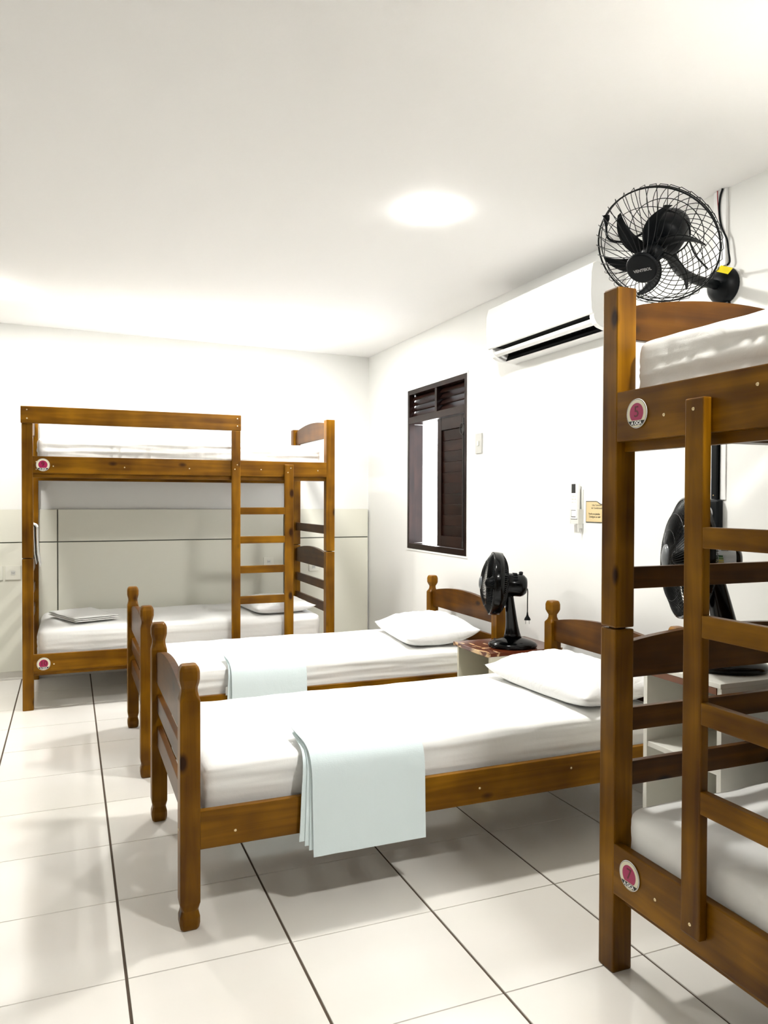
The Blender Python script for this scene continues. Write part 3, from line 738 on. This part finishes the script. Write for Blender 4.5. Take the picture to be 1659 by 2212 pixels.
        for s in (-1, 1):
            bm = bmesh.new(); lathe(bm, [(.0021, -.019), (.0024, 0), (.0024, .002)], 8, Mp @ A @ Matrix.Translation((s*.0095, 0, 0))); obj('plug_pin', bm, STEEL, pl)
    return t
def nrm(a, tilt): a = math.radians(a); tl = math.radians(tilt); return V((-math.cos(a)*math.cos(tl), math.sin(a)*math.cos(tl), math.sin(tl)))
nA = nrm(23, 4)
table_fan((2.098, 3.375, .5415), V((1.992, 3.390, .868)), nA, .160, 'black table fan on the chipped brown bedside cabinet, its plug dangling', 1.0, plug=True)
nB = nrm(28, 3)
table_fan((2.035, 1.925, .7285), V((1.878, 1.960, 1.102)), nB, .200, 'larger black table fan on the taller cabinet, behind the bunk ladder', 1.0, sticker=.02, mot=.14, mr=.062, colw=.042)

# ------------------------------------------------------------------ wall fan
Cr = V((1.846, 2.068, 2.152)); nW = V((-.105, -.045, -.100)).normalized(); MW = facing(Cr, nW)
t = thing('wall_fan', 'large black wire-caged wall fan with six curved blades, above the right bunk bed', 'fan', (XR, 2.250, 2.117))
Rw = .205
bm = bmesh.new(); N = 36
for i in range(N):
    a = 2*PI*i/N
    for tw in (.42,):
        pts = []
        for k in range(11):
            q = k/10; r = .040+(Rw*1.045-.040)*q; z = .140-.138*q**2.4; aa = a+tw*q**1.6
            pts.append(MW @ V((r*math.cos(aa), r*math.sin(aa), z)))
        # small loop outside the rim, back to the ring and onto the rear half
        aa = a+tw
        for q in range(1, 9):
            s = q/8; r = Rw*1.045+(.075-Rw*1.045)*s; z = .002-.012-.085*s**.55; a2 = aa+.10+.62*s
            pts.append(MW @ V((r*math.cos(a2), r*math.sin(a2), z)))
        tube(bm, pts, .0013, 5)
wg = obj('wire_guard', bm, WIRE, t)
for r_, z_, q_ in ((Rw, .004, .0030), (Rw*.985, -.012, .0018), (Rw*.80, .055, .0013), (Rw*.62, -.085, .0015), (.078, -.097, .003)):
    bm = bmesh.new(); ring(bm, MW, r_, z_, q_, 72, 6); obj('guard_ring', bm, WIRE, wg, smooth=True)
bm = bmesh.new(); lathe(bm, [(.046, .136), (.052, .140), (.0535, .146), (.051, .152), (.046, .1545), (.002, .156)], 36, MW); cap = obj('hub_cap', bm, BLKM, t, smooth=False)
bm = bmesh.new(); text_bm(bm, 'VENTISOL', .0135, MW @ Matrix.Translation((.004, -.004, .1572)), .0003, .0003); obj('cap_lettering', bm, GREYI, cap)
bm = bmesh.new(); blades(bm, MW, 6, .028, .172, .018, .006, -.62, .5, z0=.040, wmid=.036, seg=14, phase=.52)
lathe(bm, [(.030, -.01), (.034, 0), (.034, .065), (.020, .075), (.003, .078)], 20, MW); obj('fan_blades', bm, BLKM, t, smooth=True)
bm = bmesh.new(); lathe(bm, [(.030, -.03), (.062, -.045), (.068, -.06), (.068, -.135), (.060, -.16), (.035, -.172), (.004, -.174)], 28, MW); obj('motor_housing', bm, BLKM, t, smooth=True)
bm = bmesh.new(); lathe(bm, [(.004, 0), (.005, .01), (.009, .016), (.009, .026)], 12, Matrix.Translation(Cr-nW*.11+V((-.01, 0, .060)))); obj('swing_knob', bm, BLKM, t, smooth=True)
mc = Cr-nW*.12
bm = bmesh.new(); tube(bm, smooth_path([mc+V((.0, .0, -.03)), mc+V((.02, .01, -.085)), V((2.03, 2.16, 2.118)), V((2.15, 2.21, 2.112)), V((2.30, 2.250, 2.117))], 6), .0185, 12)
obj('wall_arm', bm, BLKM, t, smooth=True)
bm = bmesh.new(); MM = frame((XR, 2.250, 2.117), (0, 1, 0), (0, 0, 1), (-1, 0, 0)); MM = frame((XR, 2.250, 2.117), (0, -1, 0), (0, 0, 1), (-1, 0, 0))
lathe(bm, [(.070, .0005), (.071, .006), (.068, .018), (.059, .034), (.044, .046), (.026, .053), (.004, .056)], 32, MM); wbse = obj('wall_rose', bm, BLKM, t, smooth=True)
YEL = mat('yellow_label', (.85, .70, .01), .5)
bm = bmesh.new()
MY = facing((2.290, 2.206, 2.163), (-.62, -.55, .55)) @ Matrix.Rotation(-.5, 4, 'Z'); bx(bm, -.024, .024, -.017, .017, -.0006, .0006); bmesh.ops.transform(bm, verts=bm.verts[:], matrix=MY); obj('yellow_tag', bm, YEL, t)
bm = bmesh.new(); MK = Matrix.Translation((1.74, 2.16, 2.22))
pts = smooth_path([mc+V((-.03, -.0, .02)), mc+V((-.08, .03, -.01)), mc+V((-.15, .05, -.045)), mc+V((-.21, .06, -.04)), mc+V((-.225, .055, .0))], 6)
tube(bm, pts, .004, 8); obj('short_cord', bm, BLKM, t, smooth=True)
bm = bmesh.new(); e = pts[-1]; lathe(bm, [(.006, 0), (.008, .012), (.012, .022), (.012, .034)], 12, Matrix.Translation(e)); obj('cord_socket', bm, BLKM, t)
bm = bmesh.new(); tube(bm, smooth_path([mc+V((.06, .02, .03)), mc+V((.13, .05, .01)), V((2.14, 2.2, 2.20)), V((2.25, 2.25, 2.175))], 6), .0035, 8); obj('motor_cord', bm, BLKM, t, smooth=True)
bm = bmesh.new(); bx(bm, XR-.016, XR-.001, 2.222, 2.235, 2.03, 2.05); obj('cable_clamp', bm, BLKM, t)

# supply cable from the ceiling, white trunking, black duct and fan speed control
t2 = thing('supply_cable', 'thin black and red cable hanging from the ceiling to the wall fan', 'cable', (XR, 2.262, ZC))
bm = bmesh.new(); X = XR-.018
tube(bm, smooth_path([(X, 2.250, ZC-.001), (X, 2.262, 2.46), (X, 2.266, 2.41), (X, 2.255, 2.345), (X, 2.228, 2.29), (X, 2.219, 2.24), (X, 2.213, 2.20), (XR-.022, 2.222, 2.188)], 6), .0038, 8); obj('black_wire', bm, BLKM, t2, smooth=True)
bm = bmesh.new(); tube(bm, smooth_path([(X, 2.276, ZC-.001), (X, 2.275, 2.46), (X-.001, 2.270, 2.42), (X-.001, 2.2645, 2.375)], 5), .002, 6); obj('red_wire', bm, mat('red_insulation', (.35, .02, .03), .5), t2, smooth=True)
tr_ = thing('cable_trunking', 'white vertical cable trunking on the right wall', 'trunking', (XR, 2.262, 1.25))
box('trunking_cover', WHT, tr_, XR-.014, XR, 2.238, 2.298, 2.195, ZC-.0006, .002); box('trunking_base', WHT, tr_, XR-.005, XR, 2.236, 2.262, 1.295, 2.03, .001)
cd = thing('cable_duct', 'black vertical cable duct below the wall fan', 'duct', (XR, 2.283, 1.30))
box('duct_cover', BLKM, cd, XR-.020, XR-.006, 2.266, 2.292, 1.297, 2.042, .002)
box('duct_back', BLKM, cd, XR-.006, XR, 2.264, 2.294, 1.297, 2.042, .001)
screw(cd, (XR-.020, 2.279, 1.312), (-1, 0, 0), .003)
sc_ = thing('fan_speed_control', 'black fan speed control box with round dial on the right wall', 'wall switch', (XR, 2.30, 1.245))
bm = bmesh.new(); bx(bm, XR-.032, XR, 2.245, 2.352, 1.180, 1.2965); obj('control_box', bm, BLKM, sc_, .014, seg=4)
MM = frame((XR-.032, 2.300, 1.242), (0, -1, 0), (0, 0, 1), (-1, 0, 0))
bm = bmesh.new(); lathe(bm, [(.030, 0), (.030, .003), (.0275, .0035)], 32, MM); obj('dial_ring', bm, GREYI, sc_)
bm = bmesh.new(); lathe(bm, [(.0265, .002), (.026, .014), (.022, .017), (.004, .0175)], 32, MM); obj('dial', bm, BLK, sc_)
# small labels in the corner of the control box
bm = bmesh.new()
for yy in (2.282, 2.262): bx(bm, XR-.0326, XR-.0318, yy-.004, yy+.004, 1.195, 1.1975)
obj('print_mark', bm, GREYI, sc_)

# ------------------------------------------------------------------ air conditioner
ya, yb = 2.835, 3.755
ac = thing('air_conditioner', 'white split air conditioner mounted high on the right wall', 'air conditioner', (XR, (ya+yb)/2, 2.06))
def X_(d): return XR-d
outer = [(0, 2.062), (.095, 2.064), (.130, 2.074), (.150, 2.086), (.162, 2.104), (.166, 2.115), (.166, 2.350), (.150, 2.362), (0, 2.362)]
inner = [(0, 2.062), (.070, 2.063), (.078, 2.066), (.060, 2.105), (.085, 2.135), (.150, 2.140), (.166, 2.140), (.166, 2.350), (.150, 2.362), (0, 2.362)]
bm = bmesh.new(); prism(bm, [(X_(d), z) for d, z in inner], 1, ya+.03, yb-.03); obj('body', bm, WHT, ac)
bm = bmesh.new()
bm.free()
for a, b in ((ya, ya+.03), (yb-.03, yb)):
    bm = bmesh.new(); prism(bm, [(X_(d), z) for d, z in outer], 1, a, b); obj('end_cap', bm, WHT, ac)
bm = bmesh.new(); prism(bm, [(X_(.0601), 2.1049), (X_(.085), 2.1345), (X_(.158), 2.1385), (X_(.158), 2.1370), (X_(.087), 2.1330), (X_(.063), 2.1049), (X_(.0795), 2.068), (X_(.0775), 2.0675)], 1, ya+.0305, yb-.0305); obj('air_outlet', bm, SLOT, ac)
bm = bmesh.new(); prism(bm, [(X_(d), z) for d, z in ((.167, 2.128), (.176, 2.133), (.182, 2.15), (.186, 2.22), (.184, 2.31), (.174, 2.352), (.150, 2.366), (.150, 2.361), (.167, 2.348))], 1, ya-.003, yb+.003); fp = obj('front_panel', bm, WHT, ac, .0015, smooth=False)
bm = bmesh.new(); prism(bm, [(X_(d), z) for d, z in ((.158, 2.110), (.151, 2.097), (.133, 2.086), (.130, 2.090), (.147, 2.101), (.153, 2.112))], 1, ya+.032, yb-.032); obj('air_flap', bm, WHT, ac, .001)
bm = bmesh.new()
for i in range(22):
    y = ya+.06+i*(yb-ya-.12)/21; prism(bm, [(X_(.066), 2.108), (X_(.088), 2.131), (X_(.098), 2.120), (X_(.078), 2.098)], 1, y-.001, y+.001)
obj('vane', bm, BLKM, ac)
MT = frame((X_(.1866), 3.337, 2.205), (0, -1, 0), (0, 0, 1), (-1, 0, 0))
bm = bmesh.new(); text_bm(bm, 'Springer', .018, MT, .0002); text_bm(bm, 'Midea', .012, MT @ Matrix.Translation((.008, -.020, 0)), .0002); obj('front_lettering', bm, mat('pale_grey_print', (.50, .50, .50), .5), fp)
bm = bmesh.new(); text_bm(bm, 'inverter', .012, MT @ Matrix.Translation((.42, .01, -.0006)), .0004, .0003); obj('corner_lettering', bm, GREYI, fp)

# ------------------------------------------------------------------ small wall things
sw = thing('light_switch', 'white rectangular wall switch beside the dark window', 'light switch', (XR, 4.160, 1.64))
box('switch_plate', mat('shaded_switch_plastic', (.50, .50, .47), .4), sw, XR-.009, XR, 4.121, 4.199, 1.579, 1.702, .003); box('rocker', WHT2, sw, XR-.0135, XR-.009, 4.150, 4.172, 1.625, 1.655, .002)  # white plate darkened in colour to stand in for its thin edge shadow
rc = thing('remote_control', 'white remote control with a dark screen held on the right wall', 'remote control', (2.315, 3.152, 1.19))
bm = bmesh.new(); bx(bm, 2.305, 2.326, 3.128, 3.177, 1.198, 1.382); obj('remote_body', bm, WHT, rc, .005)
box('remote_screen', INK, rc, 2.3042, 2.3055, 3.137, 3.169, 1.327, 1.372, 0)
bm = bmesh.new()
for r in range(3):
    for c in range(3): bx(bm, 2.3035, 2.3052, 3.135+c*.013, 3.143+c*.013, 1.308-r*.015, 1.315-r*.015)
bx(bm, 2.3035, 2.3052, 3.138, 3.168, 1.258, 1.260); obj('remote_button', bm, WHT2, rc)
bm = bmesh.new(); bx(bm, 2.3044, 2.3052, 3.135, 3.171, 1.241, 1.2435); bx(bm, 2.3044, 2.3052, 3.135, 3.171, 1.208, 1.2115); bx(bm, 2.3044, 2.3052, 3.1695, 3.171, 1.208, 1.2435); obj('remote_print', bm, INK, rc)
rh = thing('remote_holder', 'white plastic remote control holder fixed to the right wall', 'holder', (XR, 3.15, 1.16))
bm = bmesh.new()
bx(bm, XR-.005, XR, 3.119, 3.186, 1.175, 1.345); bx(bm, 2.308, XR-.005, 3.119, 3.1265, 1.175, 1.248); bx(bm, 2.308, XR-.005, 3.1785, 3.186, 1.175, 1.248); bx(bm, 2.308, XR-.005, 3.1265, 3.1785, 1.175, 1.196)
prism(bm, [(2.309, 1.175), (XR-.005, 1.175), (XR-.005, 1.130), (XR-.010, 1.155), (2.318, 1.155), (2.312, 1.135)], 1, 3.119, 3.127); obj('holder_body', bm, WHT2, rh, .0008, seg=1)
pq = thing('notice_plaque', 'small gold plaque with black border beside the remote control', 'sign', (XR, 3.02, 1.236))
def plaque(name, m, g_, d0, d1, w=.155):
    y1_, y0_ = 3.098-g_, 3.098-w+g_; z0_, z1_ = 1.184+g_, 1.288-g_
    pts = [(y1_, z0_), (y1_, z1_)]
    for i in range(9):
        q = i/8; yy = y1_-.075-(y1_-.075-y0_)*q; pts.append((yy, z1_-.012*(1-math.cos(q*2*PI))/2-.004*q))
    pts += [(y0_, z0_)]
    bm = bmesh.new(); prism(bm, pts, 0, XR-d1, XR-d0); return obj(name, bm, m, pq)
plaque('plaque_border', INK, 0, 0, .003); plaque('plaque_face', PLAQ, .0035, .003, .0036)
MP = frame((XR-.0038, 3.0205, 1.236), (0, -1, 0), (0, 0, 1), (-1, 0, 0))
bm = bmesh.new()
for s, y_, dx, sz in (('Uso Consciente', .032, .012, .0125), ('do Condicionador', .018, .012, .0125), ('Feche as janelas', -.010, -.012, .0135), ('Desligue ao sair', -.024, -.008, .0135)):
    text_bm(bm, s, sz, MP @ Matrix.Translation((dx, y_, 0)), .0001, .0002)
obj('plaque_lettering', bm, INK, pq)
PLATE = mat('cream_plate', (.73, .72, .635), .4)
def outlet(y, x, z, lab, w=.076, h=.060):
    t = thing('wall_outlet', lab, 'outlet', (x, y, z), 'outlets on the back wall panel')
    box('outlet_plate', PLATE, t, x-w/2, x+w/2, y-.007, y, z-h/2, z+h/2, .002)
    box('outlet_insert', WHT2, t, x-.014, x+.014, y-.009, y-.0068, z-.014, z+.014, .002)
    bm = bmesh.new()
    for s in (-1, 0, 1): lathe(bm, [(.0024, 0), (.0024, .0006)], 8, frame((x+s*.007, y-.0088, z-(.002 if s == 0 else 0)), (1, 0, 0), (0, 0, 1), (0, -1, 0)))
    obj('outlet_hole', bm, INK, t)
YP = YB-.028
outlet(YP, 1.475, .795, 'white outlet on the back panel seen between the ladder rungs', .082, .068)
outlet(YP, 1.850, .742, 'white outlet on the back panel seen through the right end of the back bunk', .082, .068)
outlet(YP, -.370, .765, 'white outlet on the back panel just left of the back bunk', .10, .10)
outlet(YP, -.485, .765, 'white outlet on the back panel at the left edge, holding a small black plug', .10, .10)
pg = thing('power_plug', 'small black plug in the outlet at the left edge', 'plug', (-.46, YP-.009, .775))
bm = bmesh.new(); lathe(bm, [(.012, .0005), (.013, .012), (.008, .024), (.004, .03)], 14, frame((-.468, YP-.0095, .768), (1, 0, 0), (0, 0, 1), (0, -1, 0))); obj('plug_body', bm, BLKM, pg)
bm = bmesh.new(); tube(bm, smooth_path([(-.468, YP-.038, .768), (-.50, YP-.045, .770), (-.56, YP-.03, .74), (-.58, YP-.012, .5), (-.59, YP-.012, .1)], 6), .003, 6); obj('plug_cord', bm, BLKM, pg)
# small white care label on the edge of the farther mattress
bm = bmesh.new(); bx(bm, .690, .7, 3.6715, 3.6730, .352, .392); o = obj('care_label', bm, mat('care_label_cloth', (.55, .55, .52), .8)); setorigin(o, (.70, 3.672, .37))
tag(o, 'tiny grey care tag sticking out beside the towel on the farther single bed', 'label tag')
